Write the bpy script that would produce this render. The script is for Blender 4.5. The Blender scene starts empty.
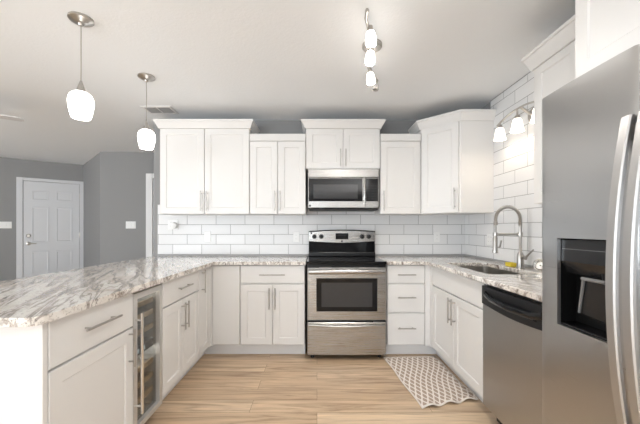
import bpy, bmesh, math, random
from mathutils import Vector, Matrix
random.seed(7)
S = bpy.context.scene
COL = S.collection
PI = math.pi

# ------------------------------------------------------------------ camera
cam_d = bpy.data.cameras.new('camera'); cam = bpy.data.objects.new('camera', cam_d); COL.objects.link(cam)
cam.location = (0, 0, 1.22); cam.rotation_euler = (PI/2, 0, 0)
cam_d.sensor_width = 36.0; cam_d.lens = 18.0
cam_d.shift_x = 3/640; cam_d.shift_y = 17/640
cam_d.clip_start = 0.05
S.camera = cam
# ------------------------------------------------------------------ exposure, sky, added daylight lamps
S.view_settings.view_transform = 'Standard'; S.view_settings.look = 'None'
S.view_settings.exposure = 0.55; S.view_settings.gamma = 1.0; S.view_settings.use_curve_mapping = False
W = bpy.data.worlds.new('sky'); S.world = W; W.use_nodes = True
W.node_tree.nodes['Background'].inputs[0].default_value = (0.75, 0.87, 1.0, 1)
W.node_tree.nodes['Background'].inputs[1].default_value = 1.0

def area(name, loc, rot, sx, sy, power, col):
    d = bpy.data.lights.new(name, 'AREA'); d.shape = 'RECTANGLE'; d.size = sx; d.size_y = sy
    d.energy = power; d.color = col
    o = bpy.data.objects.new(name, d); COL.objects.link(o); o.location = loc; o.rotation_euler = rot
    return o
# added lamps imitate daylight through made-up windows behind and beside the camera (openings are built below)
UP = math.radians(68)     # tilt of added lamps aimed up to brighten the ceiling
area('daylight_fill_rear_kitchen', (-1.6, -5.72, 1.40), (PI/2, 0, 0), 2.0, 1.8, 14, (0.95, 0.98, 1.0))
area('daylight_fill_rear_living', (-4.4, -5.72, 1.15), (PI/2, 0, 0), 2.6, 2.0, 24, (0.93, 0.97, 1.0))
area('daylight_fill_side', (-7.20, 0.0, 1.40), (PI/2, 0, -PI/2), 4.2, 1.5, 24, (0.93, 0.97, 1.0))
area('daylight_fill_dining', (1.88, -2.4, 1.40), (PI/2, 0, PI/2), 2.4, 1.6, 22, (1.0, 0.97, 0.93))  # added lamp that brightens the peninsula fronts
area('upward_fill_dining', (2.02, -2.4, 1.10), (PI/2+math.radians(74), 0, PI/2), 2.4, 1.6, 165, (1.0, 0.97, 0.93))  # added lamp aimed up at the ceiling from the made-up dining window
area('upward_fill_rear_kitchen', (-1.6, -5.85, 1.00), (PI/2+UP, 0, 0), 2.0, 1.8, 100, (0.86, 0.935, 1.0))  # upward lamps added outside the openings to lift the ceiling
area('upward_fill_rear_living', (-4.4, -5.85, 0.90), (PI/2+UP, 0, 0), 2.6, 2.0, 205, (0.86, 0.935, 1.0))
area('upward_fill_side', (-7.35, 0.0, 1.10), (PI/2+UP, 0, -PI/2), 4.2, 1.5, 150, (0.93, 0.97, 1.0))

# ------------------------------------------------------------------ material helpers
def mat(name, base=(0.8, 0.8, 0.8), rough=0.5, metal=0.0, spec=0.5, emit=None, estr=0.0, coat=0.0):
    m = bpy.data.materials.new(name); m.use_nodes = True
    b = m.node_tree.nodes['Principled BSDF']
    b.inputs['Base Color'].default_value = (*base, 1); b.inputs['Roughness'].default_value = rough
    b.inputs['Metallic'].default_value = metal; b.inputs['Specular IOR Level'].default_value = spec
    if coat: b.inputs['Coat Weight'].default_value = coat; b.inputs['Coat Roughness'].default_value = 0.08
    if emit: b.inputs['Emission Color'].default_value = (*emit, 1); b.inputs['Emission Strength'].default_value = estr
    return m
class NT:
    def __init__(s, m): s.t = m.node_tree; s.b = s.t.nodes['Principled BSDF']
    def n(s, k, **kw):
        x = s.t.nodes.new(k)
        for a, v in kw.items():
            if a == 'inp':
                for i, w in v.items(): x.inputs[i].default_value = w
            else: setattr(x, a, v)
        return x
    def l(s, a, b): s.t.links.new(a, b)
    def coords(s, scale=(1, 1, 1), rot=(0, 0, 0), loc=(0, 0, 0)):
        c = s.n('ShaderNodeNewGeometry'); mp = s.n('ShaderNodeMapping')
        mp.inputs['Scale'].default_value = scale; mp.inputs['Rotation'].default_value = rot; mp.inputs['Location'].default_value = loc
        s.l(c.outputs['Position'], mp.inputs['Vector']); return mp.outputs['Vector']
    def noise(s, v, scale, detail=4, rough=0.55, dist=0.0):
        x = s.n('ShaderNodeTexNoise'); x.inputs['Scale'].default_value = scale; x.inputs['Detail'].default_value = detail
        x.inputs['Roughness'].default_value = rough; x.inputs['Distortion'].default_value = dist
        s.l(v, x.inputs['Vector']); return x.outputs['Fac']
    def ramp(s, f, stops):
        r = s.n('ShaderNodeValToRGB'); e = r.color_ramp.elements
        while len(e) < len(stops): e.new(0.5)
        for i, (p, c) in enumerate(stops):
            e[i].position = p; e[i].color = (*c, 1) if len(c) == 3 else c
        s.l(f, r.inputs['Fac']); return r.outputs['Color']
    def mix(s, f, a, b, mode='MIX'):
        x = s.n('ShaderNodeMix', data_type='RGBA', blend_type=mode)
        for sock, v in ((x.inputs['Factor'], f), (x.inputs[6], a), (x.inputs[7], b)):
            if isinstance(v, (int, float)): sock.default_value = v
            elif isinstance(v, tuple): sock.default_value = (*v, 1) if len(v) == 3 else v
            else: s.l(v, sock)
        return x.outputs[2]
    def math(s, op, a, b=None):
        x = s.n('ShaderNodeMath', operation=op)
        for i, v in enumerate((a, b)):
            if v is None: continue
            if isinstance(v, (int, float)): x.inputs[i].default_value = v
            else: s.l(v, x.inputs[i])
        return x.outputs[0]
    def bump(s, h, strength, dist):
        x = s.n('ShaderNodeBump'); x.inputs['Strength'].default_value = strength; x.inputs['Distance'].default_value = dist
        s.l(h, x.inputs['Height']); s.l(x.outputs['Normal'], s.b.inputs['Normal'])

M = {}
M['cab'] = mat('white_cabinet_paint', (0.78, 0.77, 0.755), 0.38)
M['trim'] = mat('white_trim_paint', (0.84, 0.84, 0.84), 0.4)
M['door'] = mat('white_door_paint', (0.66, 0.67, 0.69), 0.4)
M['white_plastic'] = mat('white_plastic', (0.88, 0.88, 0.87), 0.3)
M['slot'] = mat('socket_grey', (0.35, 0.35, 0.35), 0.5)
M['nickel'] = mat('brushed_nickel', (0.50, 0.48, 0.455), 0.30, 1.0)
M['chrome'] = mat('polished_steel', (0.78, 0.77, 0.75), 0.16, 1.0)
M['pull'] = mat('pull_nickel', (0.50, 0.48, 0.46), 0.32, 1.0)
M['black_glass'] = mat('black_glass', (0.008, 0.008, 0.009), 0.06, 0.0, 0.3)
M['black'] = mat('black_plastic', (0.011, 0.011, 0.012), 0.28, 0.0, 0.35)
M['black_matte'] = mat('black_matte', (0.02, 0.02, 0.02), 0.6)
M['window_grey'] = mat('oven_window_grey', (0.045, 0.045, 0.047), 0.07, 0.0, 0.35)
M['charcoal'] = mat('charcoal_panel', (0.02, 0.02, 0.021), 0.2, 0.0, 0.3)
M['display'] = mat('clock_display', (0.015, 0.02, 0.02), 0.1, emit=(0.5, 0.8, 0.9), estr=0.0)
M['led'] = mat('display_digits', (0.3, 0.4, 0.4), 0.3, emit=(0.85, 0.95, 1.0), estr=0.5)
M['oak'] = mat('light_oak', (0.74, 0.58, 0.41), 0.5)
M['sponge'] = mat('yellow_sponge', (0.80, 0.62, 0.06), 0.9)
M['scour'] = mat('green_scourer', (0.16, 0.30, 0.10), 0.95)
M['pendant_glass'] = mat('pendant_opal_glass', (0.9, 0.9, 0.88), 0.25, emit=(1.0, 0.97, 0.93), estr=4.0)
M['track_glass'] = mat('track_opal_glass', (0.9, 0.9, 0.88), 0.25, emit=(1.0, 0.94, 0.86), estr=4.5)
M['track_dim'] = mat('track_unlit_glass', (0.62, 0.60, 0.58), 0.25)
M['vanity_glass'] = mat('vanity_opal_glass', (0.9, 0.88, 0.84), 0.25, emit=(1.0, 0.90, 0.78), estr=1.6)
M['fan_white'] = mat('fan_white', (0.7, 0.7, 0.71), 0.45)
M['grille'] = mat('vent_dark', (0.12, 0.12, 0.12), 0.7)
M['caulk'] = mat('grey_pencil_tile', (0.36, 0.36, 0.36), 0.4)
M['gasket'] = mat('dark_gasket', (0.03, 0.03, 0.032), 0.5)

# stainless steel, brushed; stretch says which way the grain runs
def steel(name, scale, base=(0.46, 0.45, 0.435), rough=0.26, aniso=0.0, wave=0.0):
    m = mat(name, base, rough, 1.0); t = NT(m)
    v = t.coords(scale); f = t.noise(v, 1.0, 3, 0.6)
    r = t.n('ShaderNodeMapRange'); t.l(f, r.inputs[0]); q = .35 if aniso else 1.0; r.inputs[3].default_value = rough-0.05*q; r.inputs[4].default_value = rough+0.07*q
    t.l(r.outputs[0], t.b.inputs['Roughness'])
    if aniso:
        tg = t.n('ShaderNodeTangent', direction_type='RADIAL', axis='Z'); t.l(tg.outputs[0], t.b.inputs['Tangent'])
        t.b.inputs['Anisotropic'].default_value = aniso
    if wave: t.bump(t.noise(t.coords((.5, .5, 7)), 1.0, 0), wave, 0.02)
    else: t.bump(f, 0.05, 0.002)
    return m
M['steel_h'] = steel('stainless_horizontal_grain', (3, 3, 500))
M['steel_v'] = steel('stainless_vertical_grain', (400, 400, 2))
M['steel_fridge'] = steel('stainless_refrigerator', (3, 3, 420), (0.47, 0.468, 0.465), 0.28, 0.75, 0.07)
M['steel_dish'] = steel('stainless_dishwasher', (300, 300, 3), (0.46, 0.45, 0.435), 0.34)
M['satin'] = mat('satin_steel', (0.52, 0.515, 0.51), 0.42, 1.0)
M['frame_steel'] = mat('cooler_frame_steel', (0.66, 0.65, 0.63), 0.45, 0.6)
M['panel_gloss'] = mat('dispenser_gloss', (0.016, 0.016, 0.017), 0.2, 0.0, 0.3)
M['paddle'] = mat('paddle_grey', (0.20, 0.20, 0.20), 0.35)
M['void'] = mat('dispenser_black', (0.005, 0.005, 0.005), 0.35, 0.0, 0.15)
M['basin'] = steel('sink_steel', (60, 60, 60), (0.50, 0.48, 0.45), 0.3)

# painted walls and ceiling with fine texture
def paint(name, c, bump=0.12, sc=90):
    m = mat(name, c, 0.75, spec=0.3); t = NT(m); v = t.coords()
    f = t.noise(v, sc, 3); t.bump(f, bump, 0.01); return m
M['wall'] = paint('grey_wall_paint', (0.30, 0.30, 0.30))
M['ceiling'] = paint('white_ceiling_texture', (0.90, 0.925, 0.95), 0.16, 60)

# granite
def granite():
    m = mat('cream_granite', rough=0.10, coat=0.3); t = NT(m)
    v = t.coords((1, 1, 1), (0, 0, 0.22))
    w0 = t.coords((1, 1, 1), (0, 0, -0.45)); mp = t.n('ShaderNodeMapping'); mp.inputs['Scale'].default_value = (9.0, 0.85, 4.0); t.l(w0, mp.inputs['Vector']); w = mp.outputs['Vector']
    base = t.ramp(t.noise(v, 5.0, 6, 0.6, 0.6), [(0.30, (0.64, 0.575, 0.51)), (0.48, (0.82, 0.775, 0.72)), (0.70, (0.88, 0.855, 0.82))])
    vein = t.ramp(t.noise(w, 1.8, 6, 0.58, 1.0), [(0.445, (1, 1, 1)), (0.49, (0.40, 0.35, 0.32)), (0.505, (0.30, 0.265, 0.25)), (0.55, (1, 1, 1))])
    c = t.mix(0.78, base, vein, 'MULTIPLY')
    vein2 = t.ramp(t.noise(w, 3.0, 5, 0.6, 0.6), [(0.57, (1, 1, 1)), (0.66, (0.34, 0.30, 0.28))])
    pm = t.ramp(t.noise(v, 3.2, 3, 0.5), [(0.42, (0.15, 0.15, 0.15)), (0.58, (1, 1, 1))]); c = t.mix(pm, c, t.mix(1.0, c, vein2, 'MULTIPLY'))
    sp = t.ramp(t.noise(v, 70, 4, 0.7), [(0.34, (0.22, 0.19, 0.175)), (0.46, (1, 1, 1))])
    c = t.mix(0.7, c, sp, 'MULTIPLY')
    blot = t.ramp(t.noise(v, 16, 5, 0.65, 0.5), [(0.60, (1, 1, 1)), (0.68, (0.22, 0.20, 0.19))])
    c = t.mix(0.65, c, blot, 'MULTIPLY')
    t.l(c, t.b.inputs['Base Color'])
    return m
M['granite'] = granite()

# subway tile: running bond laid out on the wall's own axes
TW, TH, TZ0 = 0.3287, 0.1125, 0.933
def tile(name, axis, x0):
    m = mat(name, rough=0.28, spec=0.4); t = NT(m)
    g = t.n('ShaderNodeNewGeometry'); s = t.n('ShaderNodeSeparateXYZ'); t.l(g.outputs['Position'], s.inputs[0])
    a = t.math('SUBTRACT', s.outputs[axis], x0); b = t.math('SUBTRACT', s.outputs[2], TZ0)
    c = t.n('ShaderNodeCombineXYZ'); t.l(a, c.inputs[0]); t.l(b, c.inputs[1])
    def brick(ms, smooth):
        k = t.n('ShaderNodeTexBrick', offset=0.5, offset_frequency=2, squash=1.0)
        k.inputs['Scale'].default_value = 1.0; k.inputs['Mortar Size'].default_value = ms; k.inputs['Mortar Smooth'].default_value = smooth
        k.inputs['Brick Width'].default_value = TW; k.inputs['Row Height'].default_value = TH; k.inputs['Bias'].default_value = 0.0
        k.inputs['Color1'].default_value = (0.82, 0.82, 0.82, 1); k.inputs['Color2'].default_value = (0.76, 0.765, 0.77, 1)
        k.inputs['Mortar'].default_value = (0.33, 0.33, 0.33, 1)
        t.l(c.outputs[0], k.inputs['Vector']); return k
    k = brick(0.0024, 0.1); t.l(k.outputs['Color'], t.b.inputs['Base Color'])
    k2 = brick(0.006, 1.0)
    r = t.n('ShaderNodeMapRange'); t.l(k.outputs['Fac'], r.inputs[0]); r.inputs[3].default_value = 0.28; r.inputs[4].default_value = 0.7
    t.l(r.outputs[0], t.b.inputs['Roughness'])
    w = t.noise(t.coords((6, 6, 14)), 1.0, 2)
    h = t.math('ADD', t.math('MULTIPLY', k2.outputs['Fac'], -1.0), t.math('MULTIPLY', w, 0.5))
    t.bump(h, 0.35, 0.003)
    return m
M['tile_back'] = tile('white_subway_tile_rear', 0, -1.4766 - 10*TW)
M['tile_side'] = tile('white_subway_tile_side', 1, 3.65 - 20*TW - 0.11)

# plank floor, boards running across the room
def floor_mat():
    m = mat('oak_plank_floor', rough=0.34, spec=0.4); t = NT(m)
    g = t.n('ShaderNodeNewGeometry')
    k = t.n('ShaderNodeTexBrick', offset=0.37, offset_frequency=2, squash=1.0)
    for n_, v_ in (('Scale', 1.0), ('Mortar Size', 0.0012), ('Mortar Smooth', 0.1), ('Brick Width', 1.22), ('Row Height', 0.152), ('Bias', 0.0)):
        k.inputs[n_].default_value = v_
    k.inputs['Color1'].default_value = (0, 0, 0, 1); k.inputs['Color2'].default_value = (1, 1, 1, 1); k.inputs['Mortar'].default_value = (0.5, 0.5, 0.5, 1)
    t.l(g.outputs['Position'], k.inputs['Vector'])
    # per-board shift of the grain
    sh = t.n('ShaderNodeVectorMath', operation='ADD'); t.l(g.outputs['Position'], sh.inputs[0])
    cx = t.n('ShaderNodeCombineXYZ'); t.l(t.math('MULTIPLY', k.outputs['Color'], 37.0), cx.inputs[0]); t.l(t.math('MULTIPLY', k.outputs['Color'], 11.0), cx.inputs[2])
    t.l(cx.outputs[0], sh.inputs[1])
    mp = t.n('ShaderNodeMapping'); mp.inputs['Scale'].default_value = (1.1, 13.0, 1.0); t.l(sh.outputs[0], mp.inputs['Vector'])
    mp2 = t.n('ShaderNodeMapping'); mp2.inputs['Scale'].default_value = (2.2, 60.0, 1.0); t.l(sh.outputs[0], mp2.inputs['Vector'])
    tone = t.ramp(k.outputs['Color'], [(0.0, (0.58, 0.425, 0.285)), (0.5, (0.66, 0.50, 0.345)), (1.0, (0.73, 0.575, 0.41))])
    gr = t.ramp(t.noise(mp.outputs[0], 1.0, 6, 0.6, 1.6), [(0.33, (0.52, 0.45, 0.40)), (0.50, (0.92, 0.90, 0.88)), (0.66, (1.10, 1.08, 1.04))])
    c = t.mix(0.9, tone, gr, 'MULTIPLY')
    fg = t.ramp(t.noise(mp2.outputs[0], 1.0, 4, 0.6), [(0.3, (0.80, 0.78, 0.76)), (0.6, (1.03, 1.03, 1.03))])
    c = t.mix(0.7, c, fg, 'MULTIPLY')
    c = t.mix(k.outputs['Fac'], c, (0.20, 0.125, 0.07))
    t.l(c, t.b.inputs['Base Color'])
    t.bump(t.noise(mp2.outputs[0], 1.0, 3), 0.06, 0.003)
    return m
M['floor'] = floor_mat()

# rug: white ogee lattice over taupe
def rug_mat():
    m = mat('woven_rug', rough=0.95, spec=0.1); t = NT(m)
    tc = t.n('ShaderNodeTexCoord'); s = t.n('ShaderNodeSeparateXYZ'); t.l(tc.outputs['UV'], s.inputs[0])
    u = t.math('MULTIPLY', s.outputs[0], 0.45); v = t.math('MULTIPLY', s.outputs[1], 0.82)
    sn = t.math('MULTIPLY', t.math('SINE', t.math('MULTIPLY', v, 2*PI/0.105)), 0.19)
    x = t.math('DIVIDE', u, 0.046)
    def line(q): return t.math('ABSOLUTE', t.math('SUBTRACT', t.math('FRACT', q), 0.5))
    d = t.math('MINIMUM', line(t.math('ADD', x, sn)), line(t.math('ADD', t.math('SUBTRACT', x, sn), 0.5)))
    f = t.n('ShaderNodeMapRange'); t.l(d, f.inputs[0]); f.inputs[1].default_value = 0.10; f.inputs[2].default_value = 0.16
    c = t.mix(f.outputs[0], (0.84, 0.77, 0.71), (0.44, 0.35, 0.285))
    edge = t.math('MINIMUM', t.math('MINIMUM', s.outputs[0], t.math('SUBTRACT', 1.0, s.outputs[0])), t.math('MINIMUM', s.outputs[1], t.math('SUBTRACT', 1.0, s.outputs[1])))
    e = t.math('LESS_THAN', edge, 0.022)
    c = t.mix(e, c, (0.80, 0.74, 0.68))
    t.l(c, t.b.inputs['Base Color'])
    t.bump(t.noise(t.coords(), 250, 2), 0.4, 0.004)
    return m
M['rug'] = rug_mat()

# clear glass that lets light through
def clear_glass():
    m = bpy.data.materials.new('cooler_glass'); m.use_nodes = True; nt = m.node_tree
    b = nt.nodes['Principled BSDF']; nt.nodes.remove(b)
    tr = nt.nodes.new('ShaderNodeBsdfTransparent'); tr.inputs[0].default_value = (0.72, 0.72, 0.70, 1)
    gl = nt.nodes.new('ShaderNodeBsdfGlossy'); gl.inputs['Roughness'].default_value = 0.04
    mx = nt.nodes.new('ShaderNodeMixShader'); lw = nt.nodes.new('ShaderNodeLayerWeight'); pw_ = nt.nodes.new('ShaderNodeMath'); pw_.operation = 'POWER'; pw_.inputs[1].default_value = 3.0; nt.links.new(lw.outputs['Facing'], pw_.inputs[0]); fr = nt.nodes.new('ShaderNodeMath'); fr.operation = 'MULTIPLY_ADD'; fr.inputs[1].default_value = .6; fr.inputs[2].default_value = .04; nt.links.new(pw_.outputs[0], fr.inputs[0])
    nt.links.new(fr.outputs[0], mx.inputs[0]); nt.links.new(tr.outputs[0], mx.inputs[1]); nt.links.new(gl.outputs[0], mx.inputs[2])
    nt.links.new(mx.outputs[0], nt.nodes['Material Output'].inputs[0]); return m
M['cooler_glass'] = clear_glass()

# ------------------------------------------------------------------ mesh helpers
ORI = {}
class MB:
    """collects geometry in world coordinates (optionally through a local frame) and links it as one mesh object"""
    def __init__(s, frame=None): s.bm = bmesh.new(); s.f = frame
    def v(s, p):
        if s.f:
            o, u, n = s.f; p = (o[0]+u[0]*p[0]+n[0]*p[1], o[1]+u[1]*p[0]+n[1]*p[1], o[2]+p[2])
        return s.bm.verts.new(p)
    def box(s, x0, x1, y0, y1, z0, z1):
        vs = [s.v((x, y, z)) for x in (x0, x1) for y in (y0, y1) for z in (z0, z1)]
        for q in ((0,1,3,2), (4,6,7,5), (0,4,5,1), (2,3,7,6), (0,2,6,4), (1,5,7,3)): s.bm.faces.new([vs[i] for i in q])
        return s
    def prism(s, pts, z0, z1):
        a = [s.v((p[0], p[1], z0)) for p in pts]; b = [s.v((p[0], p[1], z1)) for p in pts]
        s.bm.faces.new(a); s.bm.faces.new(b[::-1]); n = len(pts)
        for i in range(n): s.bm.faces.new((a[i], a[(i+1) % n], b[(i+1) % n], b[i]))
        return s
    def extrude_profile(s, prof, x0, x1):
        """profile in (y, z) swept along local x"""
        a = [s.v((x0, p[0], p[1])) for p in prof]; b = [s.v((x1, p[0], p[1])) for p in prof]; n = len(prof)
        s.bm.faces.new(a); s.bm.faces.new(b[::-1])
        for i in range(n): s.bm.faces.new((a[i], a[(i+1) % n], b[(i+1) % n], b[i]))
        return s
    def tube(s, pts, r, seg=10, caps=True, flat=None):
        pts = [Vector(p) for p in pts]; rings = []; n = len(pts); up = None
        for i, p in enumerate(pts):
            t = (pts[min(i+1, n-1)] - pts[max(i-1, 0)]).normalized()
            if up is None:
                up = Vector((0, 0, 1)) if abs(t.z) < 0.9 else Vector((1, 0, 0))
            side = t.cross(up).normalized(); up = side.cross(t).normalized()
            rr = r[i] if isinstance(r, (list, tuple)) else r
            ra, rb = (rr, rr) if flat is None else flat
            rings.append([s.v(tuple(p + side*math.cos(2*PI*k/seg)*ra + up*math.sin(2*PI*k/seg)*rb)) for k in range(seg)])
        for i in range(n-1):
            for k in range(seg):
                s.bm.faces.new((rings[i][k], rings[i][(k+1) % seg], rings[i+1][(k+1) % seg], rings[i+1][k]))
        if caps: s.bm.faces.new(rings[0][::-1]); s.bm.faces.new(rings[-1])
        return s
    def lathe(s, prof, c, axis=(0, 0, 1), seg=28, caps=True):
        """prof: (radius, height along axis) from centre c"""
        ax = Vector(axis).normalized(); e = Vector((1, 0, 0)) if abs(ax.x) < 0.9 else Vector((0, 1, 0))
        a = ax.cross(e).normalized(); b = ax.cross(a).normalized(); c = Vector(c); rings = []
        for r, h in prof:
            rings.append([s.v(tuple(c + ax*h + (a*math.cos(2*PI*k/seg) + b*math.sin(2*PI*k/seg))*max(r, 1e-4))) for k in range(seg)])
        for i in range(len(prof)-1):
            for k in range(seg):
                s.bm.faces.new((rings[i][k], rings[i][(k+1) % seg], rings[i+1][(k+1) % seg], rings[i+1][k]))
        if caps: s.bm.faces.new(rings[0][::-1]); s.bm.faces.new(rings[-1])
        return s
    def recessed(s, x0, x1, z0, z1, d0, d1, stile, rec, lip=0.006):
        """a panel door as one connected skin: slab with a sunk centre; stile may be (sides, top/bottom)"""
        sx, sz = stile if isinstance(stile, tuple) else (stile, stile)
        def loop(m_x, m_z, d): return [s.v((x, d, z)) for x, z in ((x0+m_x, z0+m_z), (x1-m_x, z0+m_z), (x1-m_x, z1-m_z), (x0+m_x, z1-m_z))]
        L = [loop(0, 0, d0), loop(0, 0, d1-0.002), loop(0.002, 0.002, d1), loop(sx, sz, d1), loop(sx+lip, sz+lip, d1-rec)]
        s.bm.faces.new(L[0]); s.bm.faces.new(L[-1])
        for a, b in zip(L, L[1:]):
            for i in range(4): s.bm.faces.new((a[i], a[(i+1) % 4], b[(i+1) % 4], b[i]))
        return s
    def slab(s, x0, x1, z0, z1, d0, d1, ch=0.003):
        def loop(m_, d): return [s.v((x, d, z)) for x, z in ((x0+m_, z0+m_), (x1-m_, z0+m_), (x1-m_, z1-m_), (x0+m_, z1-m_))]
        L = [loop(0, d0), loop(0, d1-ch), loop(ch, d1)]
        s.bm.faces.new(L[0]); s.bm.faces.new(L[-1])
        for a, b in zip(L, L[1:]):
            for i in range(4): s.bm.faces.new((a[i], a[(i+1) % 4], b[(i+1) % 4], b[i]))
        return s
    def sweep(s, path, prof):
        """moulding: prof = (outward, z) swept along the open plan polyline path, mitred; outward is to the right of travel"""
        P = [Vector((p[0], p[1])) for p in path]; n = len(P); nr = []
        for i in range(n-1):
            d = (P[i+1]-P[i]).normalized(); nr.append(Vector((d.y, -d.x)))
        rings = []
        for i in range(n):
            if i == 0: o = nr[0]; k = 1
            elif i == n-1: o = nr[-1]; k = 1
            else:
                o = (nr[i-1]+nr[i]); k = 2/o.dot(o); 
            rings.append([s.v((P[i].x+o.x*k*q[0], P[i].y+o.y*k*q[0], q[1])) for q in prof])
        m = len(prof)
        for i in range(n-1):
            for j in range(m): s.bm.faces.new((rings[i][j], rings[i][(j+1) % m], rings[i+1][(j+1) % m], rings[i+1][j]))
        s.bm.faces.new(rings[0][::-1]); s.bm.faces.new(rings[-1]); return s
    def build(s, name, material, parent=None, smooth=False, bevel=0.0, seg=2):
        bmesh.ops.recalc_face_normals(s.bm, faces=s.bm.faces)
        me = bpy.data.meshes.new(name)
        org = ORI.get(parent.name, Vector((0, 0, 0))) if parent else Vector((0, 0, 0))
        if not parent:
            co = [v.co for v in s.bm.verts]
            org = Vector(((min(c.x for c in co)+max(c.x for c in co))/2, (min(c.y for c in co)+max(c.y for c in co))/2, min(c.z for c in co)))
        bmesh.ops.translate(s.bm, verts=s.bm.verts, vec=-org)
        if smooth:
            for f in s.bm.faces: f.smooth = True
            for e in s.bm.edges:
                if len(e.link_faces) == 2 and e.calc_face_angle() > 0.7: e.smooth = False
        s.bm.to_mesh(me); s.bm.free()
        me.materials.append(M[material] if isinstance(material, str) else material)
        o = bpy.data.objects.new(name, me); COL.objects.link(o)
        if parent: o.parent = parent
        else: o.location = org
        ORI[o.name] = org
        if bevel:
            b = o.modifiers.new('edge', 'BEVEL'); b.width = bevel; b.segments = seg; b.limit_method = 'ANGLE'; b.angle_limit = 0.7
        return o
def tag(o, label, cat, group=None, kind=None):
    o['label'] = label; o['category'] = cat
    if group: o['group'] = group
    if kind: o['kind'] = kind
    return o
def thing(name, loc, label, cat, group=None):
    o = bpy.data.objects.new(name, None); COL.objects.link(o); o.location = loc; ORI[o.name] = Vector(loc); o.empty_display_size = 0.05
    return tag(o, label, cat, group)
def struct(mb, name, m, label, parent=None, cat=None, **kw):
    o = mb.build(name, m, parent, **kw)
    if parent is None: o['kind'] = 'structure'; o['label'] = label; o['category'] = cat or name.split('_')[0]
    return o
def arc(c, r, a0, a1, n, f):
    return [f(c[0]+r*math.cos(a0+(a1-a0)*i/n), c[1]+r*math.sin(a0+(a1-a0)*i/n)) for i in range(n+1)]

# ------------------------------------------------------------------ the room
WY, WX, CH = 3.65, 1.69, 2.46            # rear wall of the kitchen, sink wall, ceiling height
XL, YR = -7.0, -5.5                      # living-room side wall, wall behind the camera
struct(MB().box(XL-.15, WX+.15, YR-.15, 6.6, -0.10, 0.0), 'floor', 'floor', 'light oak plank floor with boards running across the kitchen')
struct(MB().box(XL-.15, WX+.15, YR-.15, 6.6, CH, CH+.10), 'ceiling', 'ceiling', 'white textured flat ceiling over kitchen and entry')
struct(MB().box(-1.86, WX+.12, WY, WY+.12, 0, CH), 'wall_back', 'wall', 'grey painted kitchen wall behind the range')

E0, E1, N1 = (-5.46, 5.51), (-4.53, 6.20), (-3.49, 5.15)
eu = Vector((E1[0]-E0[0], E1[1]-E0[1])).normalized(); en = Vector((eu.y, -eu.x))    # along the entry wall; into the room
EW = (E0[0]-eu.x*1.92, E0[1]-eu.y*1.92)
def wall_seg(name, a, b, label, t=0.12):
    a, b = Vector(a), Vector(b); d = (b-a).normalized(); n = Vector((-d.y, d.x))
    return struct(MB().prism([a, b, b+n*t, a+n*t], 0, CH), name, 'wall', label)
wall_seg('wall_entry', EW, E1, 'grey painted wall holding the white panelled entry door')
wall_seg('wall_nook', E1, N1, 'short angled grey wall beside the entry door')
wall_seg('wall_hall', N1, (1.0, 5.15), 'grey painted hall wall with the white switch plate')
struct(MB().box(1.0, 1.12, WY+.12, 5.27, 0, CH), 'wall_passage', 'wall', 'grey end wall of the passage behind the kitchen')
def wall_open(name, label, horiz, c, t, a0, a1, b0, b1, holes):
    """wall with rectangular openings; horiz: runs along x at y=c, else along y at x=c"""
    mb = MB(); hs = sorted(holes); cur = a0
    def bx(p0, p1, z0, z1):
        if horiz: mb.box(p0, p1, min(c, c+t), max(c, c+t), z0, z1)
        else: mb.box(min(c, c+t), max(c, c+t), p0, p1, z0, z1)
    for h0, h1, z0, z1 in hs:
        bx(cur, h0, b0, b1)
        if z0 > b0: bx(h0, h1, b0, z0)
        bx(h0, h1, z1, b1); cur = h1
    bx(cur, a1, b0, b1)
    return struct(mb, name, 'wall', label)
wall_open('wall_rear', 'wall behind the viewer with two large added windows', True, YR, -.12, XL, WX, 0, CH, [(-2.6, -0.6, 0.5, 2.3), (-5.7, -3.1, 0.15, 2.15)])
wall_open('wall_left', 'living room side wall with a wide added window', False, XL, -.12, YR, EW[1], 0, CH, [(-2.1, 2.1, 0.65, 2.15)])
wall_open('wall_right', 'grey painted kitchen wall behind the sink', False, WX, .12, YR, WY, 0, CH, [(-3.6, -1.2, 0.6, 2.2)])
def win(name, horiz, c, a0, a1, z0, z1, n, label):
    mb = MB(); w = 0.05
    def bx(p0, p1, q0, q1):
        if horiz: mb.box(p0, p1, c-.10, c-.03, q0, q1)
        else: mb.box(c-.10, c-.03, p0, p1, q0, q1)
    bx(a0, a1, z0, z0+w); bx(a0, a1, z1-w, z1); bx(a0, a0+w, z0+w, z1-w); bx(a1-w, a1, z0+w, z1-w)
    for i in range(1, n):
        x = a0+(a1-a0)*i/n; bx(x-.025, x+.025, z0+w, z1-w)
    struct(mb, name, 'trim', label)
win('window_added_1', True, YR, -2.6, -0.6, 0.5, 2.3, 2, 'added wide white framed window behind the viewer')  # unseen window, put in as a source of light
win('window_added_4', False, WX+.13, -3.6, -1.2, 0.6, 2.2, 2, 'added white framed window in the dining side wall')  # unseen, added to throw light on the peninsula fronts
win('window_added_2', True, YR, -5.7, -3.1, 0.15, 2.15, 2, 'added tall white framed living room window')  # unseen, placed to let light in from behind
win('window_added_3', False, XL, -2.1, 2.1, 0.65, 2.15, 4, 'added white framed window in the living room side wall')  # unseen, placed to let light in from the side

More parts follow.
